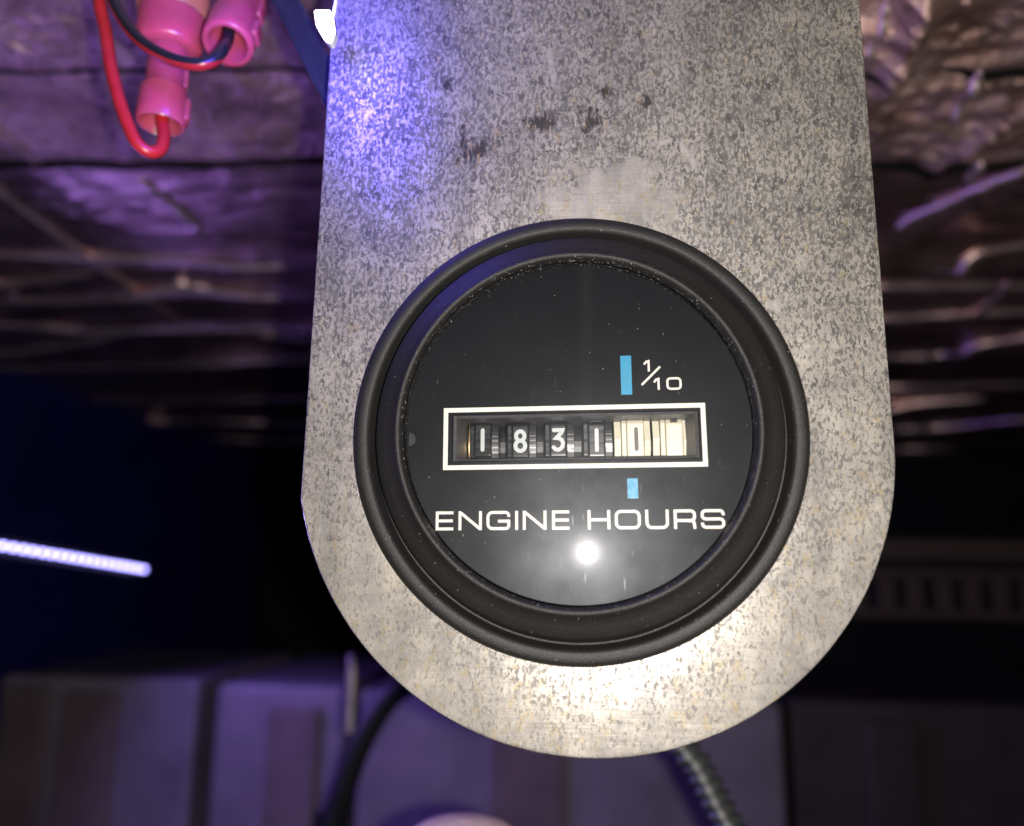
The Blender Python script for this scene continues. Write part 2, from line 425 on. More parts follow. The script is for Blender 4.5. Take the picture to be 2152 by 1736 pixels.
# ------------------------------------------------------------------ ceiling of crinkled foil insulation
CEIL = 140.0
rs = np.random.RandomState(3)
_G = [rs.rand(256, 256) for _ in range(6)]
def vnoise(x, y, k=0):
    xi = np.floor(x).astype(int); yi = np.floor(y).astype(int); fx = x - xi; fy = y - yi
    fx = fx * fx * (3 - 2 * fx); fy = fy * fy * (3 - 2 * fy); g = _G[k]
    A = g[xi % 256, yi % 256]; B = g[(xi + 1) % 256, yi % 256]; C = g[xi % 256, (yi + 1) % 256]; D = g[(xi + 1) % 256, (yi + 1) % 256]
    return A + (B - A) * fx + (C - A) * fy + (A - B - C + D) * fx * fy
def ridged(x, y, k): return 1 - np.abs(2 * vnoise(x, y, k) - 1)
def foil_height(X, Y):
    wx = X + 18 * (vnoise(X / 40, Y / 40, 4) - .5); wy = Y + 18 * (vnoise(X / 40 + 9, Y / 40 + 5, 5) - .5)
    far = np.clip((Y - 130) / 120, 0, 1)
    near = 1 - far
    h = near * np.where(X > 0, 1.0, 0.36) * (4.0 * ridged(wx / 46, wy / 30, 0) ** 2 + 2.6 * ridged(wx / 19 + wy / 60, wy / 11, 1) ** 2 + 1.7 * ridged(wx / 8, wy / 5, 2) ** 2)
    h += far * (0.3 * ridged(wx / 90, wy / 40, 3) ** 2 + 2.5 * vnoise(wx / 260, wy / 190, 0))
    def crease(x0, y0, x1, y1, w, a):
        d = np.array([x1 - x0, y1 - y0], float); L = np.hypot(*d); d /= L
        px = X - x0; py = Y - y0; u = px * d[0] + py * d[1]; q = np.abs(-px * d[1] + py * d[0])
        e = np.clip((u + 12) / 12, 0, 1) * np.clip((L + 12 - u) / 12, 0, 1)
        return a * e * np.exp(-(q / w) ** 1.4)
    h = h + crease(-190, 60, -200, 190, 1.5, 2.0)
    h = h + crease(122, 222, 168, 150, 7, 4) + crease(95, 218, 240, 228, 9, 12) + crease(118, 150, 128, 118, 2.5, 4) + crease(78, 60, 84, 96, 4, 7)
    # long folds running across the compartment, further in
    wob = 5 * (vnoise(X / 70, Y / 200, 3) - .5)
    def fold(y0, sl, w, a, xa, xb):
        q = Y - (y0 + sl * X) + wob * (1 + y0 / 400)
        e = np.clip((X - xa) / 40, 0, 1) * np.clip((xb - X) / 40, 0, 1) * (0.8 + 0.5 * vnoise(X / 55 + y0, Y / 300, 4))
        return a * e * np.where(q < 0, np.exp(-(np.abs(q) / (w * .7)) ** 1.3), np.exp(-np.abs(q) / (w * 1.6)))
    for k, y0 in enumerate((226, 274, 330, 392, 500, 608, 780)):
        c = rs_c[k]; w = 0.9 + y0 / 260
        h = h + fold(y0, 0.07 * (c[0] - .5), w * 2, 1.6 + y0 / 260, -1000, 60 if c[1] > .4 else -60)
        if k in (1, 3, 4): h = h + fold(y0 + 26, 0.20 * (c[5] - .5), w * 2, 2, -700, -120 - 150 * c[2])
    for k, y0 in enumerate((286, 338, 408, 491, 561, 624, 720)):
        c = rs_c[k + 15]; w = 0.9 + y0 / 260
        h = h + fold(y0 - 6, 0.10 * (c[3] - .35), w * 2, 1.6 + y0 / 260, -20 + 60 * c[4], 1000)
    return h
rs_c = rs.rand(40, 6)
ceiling = empty('ceiling', (0, 0, 0)); tag(ceiling, kind='structure')
def seam(a, b): return lambda x: a + (b - a) * x / 200.0
s0 = lambda x: -30 + 0 * x
s1 = seam(92, 104); s2 = seam(146, 158); s3 = lambda x: 899 + 0 * x
for (lo, hi, xw, nx, ny, pw, drop) in ((s0, s1, 260, 420, 150, 1.0, 2.0), (s1, s2, 330, 520, 90, 1.0, 0.0), (s2, s3, 900, 360, 1150, 1.7, 0.5)):
    xs = np.linspace(-xw, xw, nx); ts = np.linspace(0, 1, ny) ** pw
    X = np.repeat(xs[None, :], ny, 0); Y = lo(X) + 0.5 + 1.3 * vnoise(X / 14, X * 0 + 2, 1) + (hi(X) - lo(X) - 1.0) * ts[:, None]
    Hh = foil_height(X, Y)
    # sheet edges turn up into the seam
    edge = hi(X) - Y
    Z = CEIL - Hh - drop + 4 * np.exp(-edge / 1.6)
    mb = MB()
    V = np.stack([X, Y, Z], -1).reshape(-1, 3)
    i = np.arange(ny * nx).reshape(ny, nx)
    F = np.stack([i[:-1, :-1], i[1:, :-1], i[1:, 1:], i[:-1, 1:]], -1).reshape(-1, 4)
    me = bpy.data.meshes.new('foil_sheet'); me.from_pydata((V * MM).tolist(), [], F.tolist()); me.update()
    me.materials.append(MATS['stretched_foil' if hi is s3 else 'crinkled_foil']); me.shade_smooth()
    o = bpy.data.objects.new('foil_sheet', me); COL.objects.link(o); o.parent = ceiling
# sharp pinched creases standing proud of the sheets
CREASES = [[(-342, 274), (-320, 272), (-248, 268), (-207, 264), (-140, 272)],
         [(-324, 253), (-302, 249), (-242, 237)],
         [(-289, 210), (-272, 211), (-228, 217), (-126, 231)],
         [(-361, 309), (-351, 311), (-277, 325), (-160, 329)],
         [(-426, 381), (-406, 380), (-341, 361), (-283, 336)],
         [(-443, 410), (-347, 411), (-247, 400), (-185, 403)],
         [(-527, 513), (-406, 523), (-225, 518)],
         [(-570, 566), (-525, 575), (-432, 612), (-285, 663)],
         [(-677, 697), (-561, 740), (-322, 767)],
         [(-226, 156), (-232, 222), (-242, 331)],
         [(-224, 145), (-226, 156)],
         [(-164, 145), (-164, 160), (-163, 193)],
         [(-300, 236), (-302, 249), (-306, 270)],
         [(-210, 251), (-193, 264)],
         [(-204, 343), (-167, 351)],
         [(141, 277), (179, 277), (223, 278)],
         [(159, 331), (206, 326), (246, 321)],
         [(187, 413), (228, 410), (241, 391), (271, 367)],
         [(218, 502), (336, 488)],
         [(241, 569), (318, 542)],
         [(281, 688), (344, 677), (410, 624)],
         [(333, 839), (421, 822)],
         [(213, 327), (210, 312), (203, 274)],
         [(123, 225), (154, 226), (161, 217), (188, 213)],
         [(123, 200), (136, 178), (147, 161), (152, 153)],
         [(112, 123), (109, 107), (107, 95)],
         [(135, 164), (132, 148)],
         [(77, 94), (74, 81), (73, 69), (72, 65)]]
for k, P in enumerate(CREASES):
    pts = spline([(x, y, 0) for x, y in P], 10)
    xs = np.array([[p.x for p in pts]]); ys = np.array([[p.y for p in pts]])
    ys = ys + (vnoise(xs / 30, ys * 0 + k * 3.3, 2) - .5) * ys * 0.012
    zs = CEIL - foil_height(xs, ys)[0]
    pts = [(p.x, y, z - .9) for p, y, z in zip(pts, ys[0], zs)]
    n = len(pts); y0 = P[0][1]
    MB().sweep(pts, lambda u, y0=y0, k=k, n=n: (1.35 + y0 / 210) * (0.35 + 0.65 * math.sin(math.pi * min(1, max(0, u))) ** .35) * (0.85 + 0.5 * mnoise.noise(Vector((u * n * .22, k, 0)))), 12).build('foil_crease', 'crease_foil', ceiling, smooth=80)
MB().box(-1200, 1200, -60, 1550, CEIL + 9, CEIL + 25).build('ceiling_board', 'soot_black', ceiling)
for (x, y, r) in ((89, 101.2, 0.1), (95, 101.6, 0.15), (134, 153.6, 0.9)):
    mb = MB().sweep([(-2.2, 0, 2.5), (-2.2, 0, 0), (2.2, 0, 0), (2.2, 0, 2.5)], 0.55, 8)
    o = mb.build('staple', 'steel', ceiling); o.location = (x * MM, y * MM, (CEIL - 2.5) * MM); o.rotation_euler = (0, 0, r)

tag(MB().box(-1300, 1300, 900, 920, -520, CEIL + 25).build('rear_bulkhead', 'bulkhead_paint'), kind='structure')
tag(MB().box(-450, -430, 300, 899, -520, CEIL + 8).build('glow_wall', 'glow_blue'), kind='structure')  # added wall, its blue colour carries the lens glow near the strip
tag(MB().box(-1300, 1300, -60, 1520, -530, -520).build('floor', 'soot_black'), kind='structure')

# ------------------------------------------------------------------ mounting plate
GC = (-1.65, 18.0)                     # gauge centre on the plate
def plate_out(a, inset=0.0, wob=True):
    dx, dz = math.cos(a), math.sin(a); gx, gz = GC
    # candidate outline: straight sides, top, and the rounded end (circle)
    t_ = ray_rect(gx, gz, -40.6 + inset, 40.75 - inset, -200, 143, a)
    px, pz = gx + dx * t_, gz + dz * t_
    if pz < 16.64:
        cx, cz, R = -0.30, 16.64, 41.05 - inset
        ox, oz = gx - cx, gz - cz; b = ox * dx + oz * dz; c = ox * ox + oz * oz - R * R
        t2 = -b + math.sqrt(b * b - c); t_ = min(t_, t2)
    if wob:
        q = mnoise.noise(Vector((math.cos(a) * 9, math.sin(a) * 9, 3))) * 0.06 + max(0, mnoise.noise(Vector((math.cos(a) * 60, math.sin(a) * 60, 8))) - .35) * 0.25
        t_ -= abs(q)
    return gx + dx * t_, gz + dz * t_
angs = sorted([2 * math.pi * k / 420 for k in range(420)] + [math.atan2(143 - GC[1], 40.75 - GC[0]), math.atan2(143 - GC[1], -40.6 - GC[0])])
TH = 3.0
def ring_hole(y): return lambda a: (GC[0] + 26.6 * math.cos(a), y, GC[1] + 26.6 * math.sin(a))
def ring_out(ins, y): return lambda a: (lambda p: (p[0], y, p[1]))(plate_out(a, ins))
mb = star_ring([ring_hole(TH), ring_hole(0.0), ring_out(0.62, 0.0), ring_out(0.22, 0.16), ring_out(0.0, 0.6), ring_out(0.0, TH - .4), ring_out(0.4, TH), ring_hole(TH)], angs)
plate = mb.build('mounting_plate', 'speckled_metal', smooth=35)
tag(plate, 'speckled grey metal mounting plate with a rounded lower end, holding the round black meter', 'plate')

# ------------------------------------------------------------------ hour meter
gauge = empty('hour_meter', (GC[0], 0, GC[1]), (0, math.radians(-0.95), 0))
tag(gauge, 'round black engine hour meter with white lettering, set in the metal plate', 'gauge')
prof = [(26.2, 0.0), (30.4, 0.0), (30.85, 0.5), (30.95, 1.5), (30.82, 2.15), (30.55, 2.55), (30.1, 2.78), (29.2, 2.88), (28.85, 2.72), (28.6, 2.1), (28.4, 1.2), (28.2, 0.5), (28.0, 0.45),
        (27.75, 1.6), (27.55, 2.7), (27.35, 3.25), (27.0, 3.6), (25.8, 4.25), (24.85, 4.85), (24.5, 5.3), (24.25, 5.8), (23.95, 5.98), (23.65, 5.88), (23.45, 5.45), (23.3, 4.8), (23.2, 2.6)]
MB().lathe(prof, 220).build('bezel', 'black_bezel_plastic', gauge, smooth=60)
MB().lathe([(26.3, -0.02), (26.3, -34), (24, -36)], 96, cap1=True).build('housing', 'black_bezel_plastic', gauge, smooth=40)
LTX = 1.4
# lens: shallow pane let into the bezel, sitting a touch out of level
lens = MB().lathe([(23.2, 4.45), (22.9, 4.78), (20, 4.80), (10, 4.80), (0.01, 4.80)], 128).build('lens', 'clear_lens', gauge, smooth=40)
lens.rotation_euler = (math.radians(LTX), 0, math.radians(2.5))
# dial with its window opening
WX0, WX1, WZ0, WZ1 = -16.7, 16.25, -4.1, 2.2
wc = ((WX0 + WX1) / 2, (WZ0 + WZ1) / 2)
da = sorted([2 * math.pi * k / 180 + 0.003 for k in range(180)] + [math.atan2(z - wc[1], x - wc[0]) % (2 * math.pi) for x in (WX0, WX1) for z in (WZ0, WZ1)])
def rect_ring(d, h):
    def fn(a):
        t_ = ray_rect(wc[0], wc[1], WX0 - d, WX1 + d, WZ0 - d, WZ1 + d, a); return (wc[0] + t_ * math.cos(a), -h, wc[1] + t_ * math.sin(a))
    return fn
def circ_ring(R, h):
    def fn(a):
        dx, dz = math.cos(a), math.sin(a); b = wc[0] * dx + wc[1] * dz; c = wc[0] ** 2 + wc[1] ** 2 - R * R
        t_ = -b + math.sqrt(b * b - c); return (wc[0] + t_ * dx, -h, wc[1] + t_ * dz)
    return fn
dial = star_ring([rect_ring(0.0, 2.85), rect_ring(0.15, 3.0), circ_ring(23.15, 3.0)], da).build('dial', 'dial_black', gauge)
# recess walls
def fr(x0, x1, z0, z1, h): return [(x0, -h, z0), (x1, -h, z0), (x1, -h, z1), (x0, -h, z1)]
A = fr(WX0, WX1, WZ0, WZ1, 2.85); B = fr(WX0 + .35, WX1 - .35, WZ0 + .35, WZ1 - .3, 2.35); C = fr(WX0 + .9, WX1 - .9, WZ0 + .95, WZ1 - .02, -2.4)
D = fr(WX0 + .6, WX1 - .6, WZ0 + .4, WZ1 + .6, -18)
mb = MB(); vs = A + B + C + D; fs = []
for i in range(3):
    for k in range(4): k2 = (k + 1) % 4; fs.append((i * 4 + k, i * 4 + k2, i * 4 + 4 + k2, i * 4 + 4 + k))
fs.append((12, 13, 14, 15)); mb.add(vs, fs)
mb.build('counter_window', 'recess_black', gauge)
# printed border, marks and lettering, on the dial
HD = -3.0 - 0.02
bx0, bx1, bz0, bz1, bw = -18.05, 17.25, -5.28, 3.27, 0.62
mb = MB()
o4 = [(bx0, bz0), (bx1, bz0), (bx1, bz1), (bx0, bz1)]; i4 = [(bx0 + bw, bz0 + bw), (bx1 - bw, bz0 + bw), (bx1 - bw, bz1 - bw), (bx0 + bw, bz1 - bw)]
mb.add([(x, HD, z) for x, z in o4] + [(x, HD, z) for x, z in i4], [(k, (k + 1) % 4, 4 + (k + 1) % 4, 4 + k) for k in range(4)])
mb.build('window_border', 'print_white', dial)
for (x0, x1, z0, z1) in ((6.22, 7.68, 4.62, 10.05), (6.66, 8.04, -9.37, -6.72)):
    MB().add([(x0, HD, z0), (x1, HD, z0), (x1, HD, z1), (x0, HD, z1)], [(0, 1, 2, 3)]).build('blue_mark', 'print_blue', dial)
SW = 0.37
def letter(ch, x0, x1, zb, H, sw, rr=0.62):
    w = x1 - x0 - sw; h = H - sw; r = min(rr, h * .3); q = h / 2
    S = {
        'E': [[(w, h, 0), (0, h, 0), (0, 0, 0), (w, 0, 0)], [(sw / 2, q, 0), (w * .97, q, 0)]],
        'N': [[(0, -sw / 2, 0), (0, h + sw / 2, 0)], [(w, -sw / 2, 0), (w, h + sw / 2, 0)], [(sw * .1, h + sw * .1, 0), (w - sw * .1, -sw * .1, 0)]],
        'G': [[(w, h * .72, 0), (w, h, r * .7), (0, h, r), (0, 0, r), (w, 0, r * .7), (w, h * .46, 0), (w * .48, h * .46, 0)]],
        'I': [[(0, -sw / 2, 0), (0, h + sw / 2, 0)]],
        'H': [[(0, -sw / 2, 0), (0, h + sw / 2, 0)], [(w, -sw / 2, 0), (w, h + sw / 2, 0)], [(sw / 2, q, 0), (w - sw / 2, q, 0)]],
        'U': [[(0, h + sw / 2, 0), (0, 0, r), (w, 0, r), (w, h + sw / 2, 0)]],
        'R': [[(0, -sw / 2, 0), (0, h, 0), (w, h, r * .8), (w, h * .42, r * .8), (sw / 2, h * .42, 0)], [(w * .62, h * .40, 0), (w * .95, h * .40, r * .5), (w, -sw / 2, 0)]],
        'S': [[(w, h * .72, 0), (w, h, r * .75), (0, h, r * .75), (0, q, r * .75), (w, q, r * .75), (w, 0, r * .75), (0, 0, r * .75), (0, h * .28, 0)]],
        'O': [[(0, 0, r), (w, 0, r), (w, h, r), (0, h, r)]],
        '0': [[(0, 0, r), (w, 0, r), (w, h, r), (0, h, r)]],
        '1': [[(0, h * .70, 0), (w * .5, h, 0), (w, h + sw * .3, 0), (w, -sw / 2, 0)]],
        '/': [[(0, 0, 0), (w, h, 0)]],
    }[ch]
    if w < 0.05: S = [[(w / 2, -sw / 2, 0), (w / 2, h + sw / 2, 0)]]
    mb = MB()
    for k, st in enumerate(S):
        cl = ch in 'O0'; P = fillet(st, cl)
        P = [(p.x + x0 + sw / 2, p.y + zb + sw / 2) for p in P]
        mb.ribbon(P, sw, HD - 0.012 * k, cl, thick=0.01)
    return mb
zb = -13.37 - 0.27; HT = 2.5
for ch, a, b in (('E', -20.3, -17.74), ('N', -17.21, -14.08), ('G', -13.44, -10.28), ('I', -9.6, -9.12), ('N', -8.59, -5.46), ('E', -4.71, -2.26),
                 ('H', -0.02, 2.92), ('O', 3.52, 6.87), ('U', 7.49, 10.5), ('R', 11.15, 14.0), ('S', 14.6, 17.67)):
    letter(ch, a + 1.38, b + 1.38, zb + 0.27, HT, SW).build('letter', 'print_white', dial)
dx, dz = 1.5, -18.0 - 0.15
for ch, a, b, z0, H in (('1', 7.74, 8.65, 25.92, 1.5), ('/', 7.35, 10.17, 23.92, 2.78), ('1', 9.0, 9.88, 23.36, 1.55), ('0', 10.78, 12.80, 23.3, 1.72)):
    letter(ch, a + dx, b + dx, z0 + dz, H, 0.28, 0.42).build('slash' if ch == '/' else 'numeral', 'print_white', dial)
# locating tab at the edge of the dial
tabm = MB(); P = fillet([(-22.7, 0.5 - 2.6, 0), (-21.75, 0.5 - 2.6, .85), (-21.75, 0.5 - .8, .85), (-22.7, 0.5 - .8, 0)])
P = [(p.x, p.y + 0.1) for p in P]
tabm.add([(x, -3.7, z) for x, z in P] + [(x, -3.0, z) for x, z in P], [tuple(range(len(P)))] + [(k, (k + 1) % len(P), len(P) + (k + 1) % len(P), len(P) + k) for k in range(len(P))])
tabm.build('locating_tab', 'gear_black', gauge)

# counter wheels: ten-sided drums on a common axle
AX_H, AX_Z, AP = -10.0, -0.45, 7.0
def drum(x0, x1, ap, sides=10, off=0.0):
    R = ap / math.cos(math.pi / sides); n = sides; vs = []
    for x in (x0, x1):
        for k in range(n):
            a = 2 * math.pi * (k + .5) / n + off; vs.append((x, -R * math.cos(a), R * math.sin(a)))
    fs = [(k, (k + 1) % n, n + (k + 1) % n, n + k) for k in range(n)] + [tuple(range(n)), tuple(range(2 * n - 1, n - 1, -1))]
    return MB().add(vs, fs)
def on_facet(k, proud=0.015):
    """maps facet coordinates (x, up) of facet k (0 faces the viewer, 1 the one above) to the drum"""
    a = k * math.radians(36)
    def f(p, d):
        ap = AP + proud - d; return (p.x, -(ap * math.cos(a) - p.y * math.sin(a)), ap * math.sin(a) + p.y * math.cos(a))
    return f
def circle_pts(cx, cz, rx, rz, n=20): return [(cx + rx * math.cos(2 * math.pi * k / n), cz + rz * math.sin(2 * math.pi * k / n)) for k in range(n)]
def digit(ch, cx):
    h = 1.72 - .3
    if ch == '1': return [([(cx, -h), (cx, h)], False)]
    if ch == '8': return [(circle_pts(cx, .72, .60, .68), True), (circle_pts(cx, -.70, .70, .74), True)]
    if ch == '3': return [([(cx - .62, h), (cx + .58, h), (cx + .45, 1.05), (cx - .28, .28), (cx + .18, .22), (cx + .52, -.05), (cx + .66, -.45), (cx + .58, -.95), (cx + .3, -1.3), (cx - .1, -h), (cx - .45, -1.33), (cx - .68, -1.05)], False)]
    if ch == '2': return [([(cx + .75, -h), (cx - .75, -h)], False)]
    if ch == '4': return [([(cx + .2, -h), (cx + .2, 0)], False)]
    if ch == '9': return [([(cx - .4, -h), (cx + .1, -h)], False)]
XS = [-14.67 + 5.44 * k for k in range(6)]
for k, (x, ch, nx) in enumerate(zip(XS, '18311 ', '294221')):
    cream = k >= 4
    wm = 'wheel_cream' if cream else 'wheel_black'
    w = drum(x, x + 2.42, AP).build('digit_wheel', wm, gauge, bevel=0.22)
    w.location = (0, -AX_H * MM, AX_Z * MM); w.rotation_euler = (math.radians((-1.5, 0.5, 0, 1.0, 0.5, 1.5)[k]), 0, 0)
    if ch != ' ':
        for ci, (c, fk) in enumerate(((ch, 0), (nx, 1))):
            mb = MB()
            for j, (P, cl) in enumerate(digit(c, x + 1.21 + (0.12 if k == 4 else 0))):
                mb.ribbon(P, 0.56, 0, cl, rnd=not cl, thick=0.0, to3=on_facet(fk, 0.02 + 0.012 * j))
            mb.build('digit', 'digit_dark' if cream else 'digit_white', w)
    else:
        MB().ribbon([(x + .7, -1.75), (x + 1.7, -1.75)], .75, 0, thick=0.0, to3=on_facet(1, 0.02)).build('index_mark', 'digit_dark', w)
    if cream:
        for (a, b, ap, of) in ((x - .72, x - .03, AP - .12, 0), (x - 1.75, x - .76, AP - 0.9, .31), (x + 2.46, x + 3.36, AP - .55, .26)):
            g = drum(a, b, ap, 10, of).build('wheel_flange', 'wheel_cream', gauge, bevel=0.12); g.location = (0, -AX_H * MM, AX_Z * MM)
    else:
        g = drum(x - .68, x - .03, AP - .15).build('wheel_flange', 'wheel_black', gauge, bevel=0.08); g.location = (0, -AX_H * MM, AX_Z * MM)
        g = drum(x + 2.46, x + 3.4, AP - .75, 40).build('gear', 'gear_black', gauge); g.location = (0, -AX_H * MM, AX_Z * MM)
        mb = MB()
        for q in (-14, -8, 1, 7.5):                       # light glints on the gear teeth, drawn as pale strips
            a = math.radians(q + random.uniform(-.6, .6)); r = AP - .66
            wdt = 0.05 if q > 0 else 0.05 + 0.006 * abs(q)
            u = (-math.cos(a), math.sin(a)); tg_ = (math.sin(a), math.cos(a))
            pts = []
            for xx in (x + 2.5 + random.uniform(0, .1), x + 3.38):
                for sgn in (-1, 1): pts.append((xx, u[0] * r + tg_[0] * wdt * sgn, u[1] * r + tg_[1] * wdt * sgn))
            mb.add(pts, [(0, 1, 3, 2)])
        mb.build('tooth_glint', 'tick_grey', g)
for x in (-16.0, -15.55):
    o = drum(x, x + .16, AP - .5, 48).build('brass_disc', 'brass', gauge, smooth=30); o.location = (0, -AX_H * MM, AX_Z * MM)
o = drum(-16.5, 16.2, 3.0, 24).build('axle', 'gear_black', gauge); o.location = (0, -AX_H * MM, AX_Z * MM)

# ------------------------------------------------------------------ small lamp by the plate edge, and the ribbon behind it
lamp = empty('led_lamp', (-39.6, -6.0, 79.3)); tag(lamp, 'glowing white-blue LED lamp at the upper left edge of the metal plate', 'lamp')
P = fillet([(-1.35, 2.5, .3), (1.15, 2.3, .3), (1.7, -0.6, .5), (1.2, -2.5, .4), (0.3, -2.0, .8), (-0.9, 0.0, .6)], True)
mb = MB(); n = len(P)
mb.add([(p.x * s_, y, p.y * s_) for s_, y in ((.75, -0.8), (1, -.3), (1, .9)) for p in P],
       [(i * n + k, i * n + (k + 1) % n, (i + 1) * n + (k + 1) % n, (i + 1) * n + k) for i in range(2) for k in range(n)] + [tuple(range(n))])
mb.build('emitter', 'led_glow', lamp, smooth=60)
mb = MB(); mb.add([(p.x * s_ * 1.04, y, p.y * s_ * 1.04) for s_, y in ((1, .92), (1, 2.2), (.8, 2.6)) for p in P],
       [(i * n + k, i * n + (k + 1) % n, (i + 1) * n + (k + 1) % n, (i + 1) * n + k) for i in range(2) for k in range(n)] + [tuple(range(n)), tuple(range(2 * n, 3 * n))])
mb.build('back_shell', 'lamp_plastic', lamp, smooth=40)
MB().sweep(spline([(0.9, 1.5, 2.2), (1.6, .6, 4.0), (1.5, 1.0, 7), (1.0, 1.5, 12), (0, 3, 58)]), 0.28, 8).build('lead', 'lamp_plastic', lamp, smooth=60)
ld = bpy.data.lights.new('led_light', 'POINT'); ld.energy = 0.125; ld.color = (0.10, 0.07, 1.0); ld.shadow_soft_size = 0.009
lo = bpy.data.objects.new('led_light', ld); COL.objects.link(lo); lo.parent = lamp; lo.location = (-0.005, -0.0115, 0.003)

sect = [(-.5, -3.0), (.5, -3.0), (.9, -2.2), (.5, -1.2), (.5, 1.2), (.9, 2.2), (.5, 3.0), (-.5, 3.0)]
mb = MB().sweep(spline([(-75, 10, 136), (-64, 9, 115), (-52, 9, 95.7), (-47.5, 9, 87), (-43, 9, 78.5), (-36, 9, 66), (-26, 9, 52)]), 0.75, sect=sect, up=(0, -1, 0))
rib = mb.build('ribbon_cable', 'ribbon_plastic', smooth=50)
tag(rib, 'flat glossy ribbon cable running diagonally behind the upper left edge of the plate', 'cable')

# ------------------------------------------------------------------ wires and nylon connectors, upper left
def frame_to(o, loc, axis):
    """local -Z of the part points along axis"""
    q = Vector(axis).normalized().to_track_quat('-Z', 'Y'); o.location = Vector(loc) * MM; o.rotation_mode = 'QUATERNION'; o.rotation_quaternion = q
def zlathe(prof, n=40, squash=1.0, cap=False):
    mb = MB().lathe([(r, 0) for r, z in prof], n)
    vs = []
    for i, (r, z) in enumerate(prof):
        for k in range(n):
            a = 2 * math.pi * k / n; vs.append((r * math.cos(a), r * squash * math.sin(a), z))
    mb.v = vs
    return mb
# one in-line pair: wide upper sleeve, waist and flared lower barrel, open below
cA = empty('wire_connector'); frame_to(cA, (-75.0, 12, 75.2), (0.06, -0.10, -1))
tag(cA, 'long pink nylon wire connector hanging behind, with the red wire in its lower end', 'connector', 'pink wire connectors')
zlathe([(1.5, 3), (3.2, .6), (3.75, 0), (4.0, .25), (4.1, 2), (4.05, 6.8), (3.7, 7.6), (3.35, 8.0), (3.3, 14), (3.3, 17.5)], squash=.85).build('barrel', 'pink_nylon', cA, smooth=60)
zlathe([(2.6, 16), (5.2, 16.3), (5.6, 17), (5.8, 19), (5.9, 23.5)], squash=.85).build('sleeve', 'pink_nylon', cA, smooth=60)
zlathe([(5.95, 23.5), (6.2, 23.7), (6.2, 34), (5.6, 35), (.1, 35)], squash=.85).build('collar', 'orange_nylon', cA, smooth=60)
MB().box(-4.6, -3.2, -1.6, 1.6, 1.5, 6.0).build('crimp_rib', 'pink_nylon', cA, bevel=0.5)
MB().box(-3.8, -2.7, -1.3, 1.3, 8.4, 15.5).build('crimp_rib', 'pink_nylon', cA, bevel=0.4)
cB = empty('wire_connector'); frame_to(cB, (-62.9, 10, 89.0), (0.07, -0.42, -1))
tag(cB, 'shorter pink nylon wire connector with the black wire entering its open end', 'connector', 'pink wire connectors')
zlathe([(1.2, 7), (2.9, 5.5), (3.25, .5), (3.4, 0), (4.1, -.05), (4.35, .2), (4.45, 2), (4.3, 7), (4.2, 8), (3.9, 9), (3.9, 20), (.1, 20)], 48).build('barrel', 'pink_nylon', cB, smooth=50)
MB().box(-5.0, -3.5, -1.7, 1.7, 2.0, 6.0).build('crimp_rib', 'pink_nylon', cB, bevel=0.6)
MB().box(-4.6, -3.4, -1.4, 1.4, 8.5, 14.0).build('crimp_rib', 'pink_nylon', cB, bevel=0.5)
red = MB().sweep(spline([(-92, 22, 137), (-90, 14, 115), (-87.7, 9, 101), (-84.5, 8, 91), (-82.0, 7, 83.4), (-79.0, 6.5, 75.8), (-76.3, 6.5, 70.2), (-74.9, 7.2, 68.2), (-73.6, 8.5, 68.0), (-73.0, 10, 69.8), (-73.7, 11.3, 73), (-74.7, 12, 76), (-75.0, 12, 81)], 10), 1.08, 16).build('red_wire', 'red_insulation', smooth=80)
tag(red, 'thin red insulated wire looping up into the long pink connector', 'wire')
bp = spline([(-90, 20, 137), (-88, 12, 115), (-83.3, 6, 99), (-80.0, 5, 92.1), (-75.2, 4.2, 86.2), (-69.8, 4, 82.6), (-65.2, 4.2, 81.3), (-62.9, 5, 82.2), (-61.9, 6, 84.6), (-62.0, 7.6, 87.3), (-62.5, 9.2, 90), (-63.2, 10.5, 95)], 10)
blk = MB().sweep(bp, 1.05, 16).build('black_wire', 'black_insulation', smooth=80)
tag(blk, 'thin black insulated wire with a red stripe, curving into the shorter pink connector', 'wire')
mb = MB(); vs = []; fs = []; npt = int(len(bp) * .70)
for i in range(npt):
    tg_ = (bp[i + 1] - bp[max(i - 1, 0)]).normalized(); side = tg_.cross(Vector((0, -1, 0))).normalized(); fwd = side.cross(tg_).normalized()
    if side.z > 0: side = -side
    if fwd.y > 0: fwd = -fwd
    tw = max(0, (i / npt - .86)) * 9
    for k in range(7):
        a = math.radians(-18 + 75 * k / 6) - tw
        vs.append(bp[i] + (fwd * math.sin(math.pi / 2 - math.pi / 2 + (math.pi / 2 - a) * 0 + math.cos(a) * 0 + 0) + fwd * math.sin(a) + side * math.cos(a)) * 1.075)
for i in range(npt - 1):
    for k in range(6): fs.append((i * 7 + k, i * 7 + k + 1, i * 7 + 8 + k, i * 7 + 7 + k))
mb.add(vs, fs).build('stripe', 'stripe_red', blk, smooth=80)

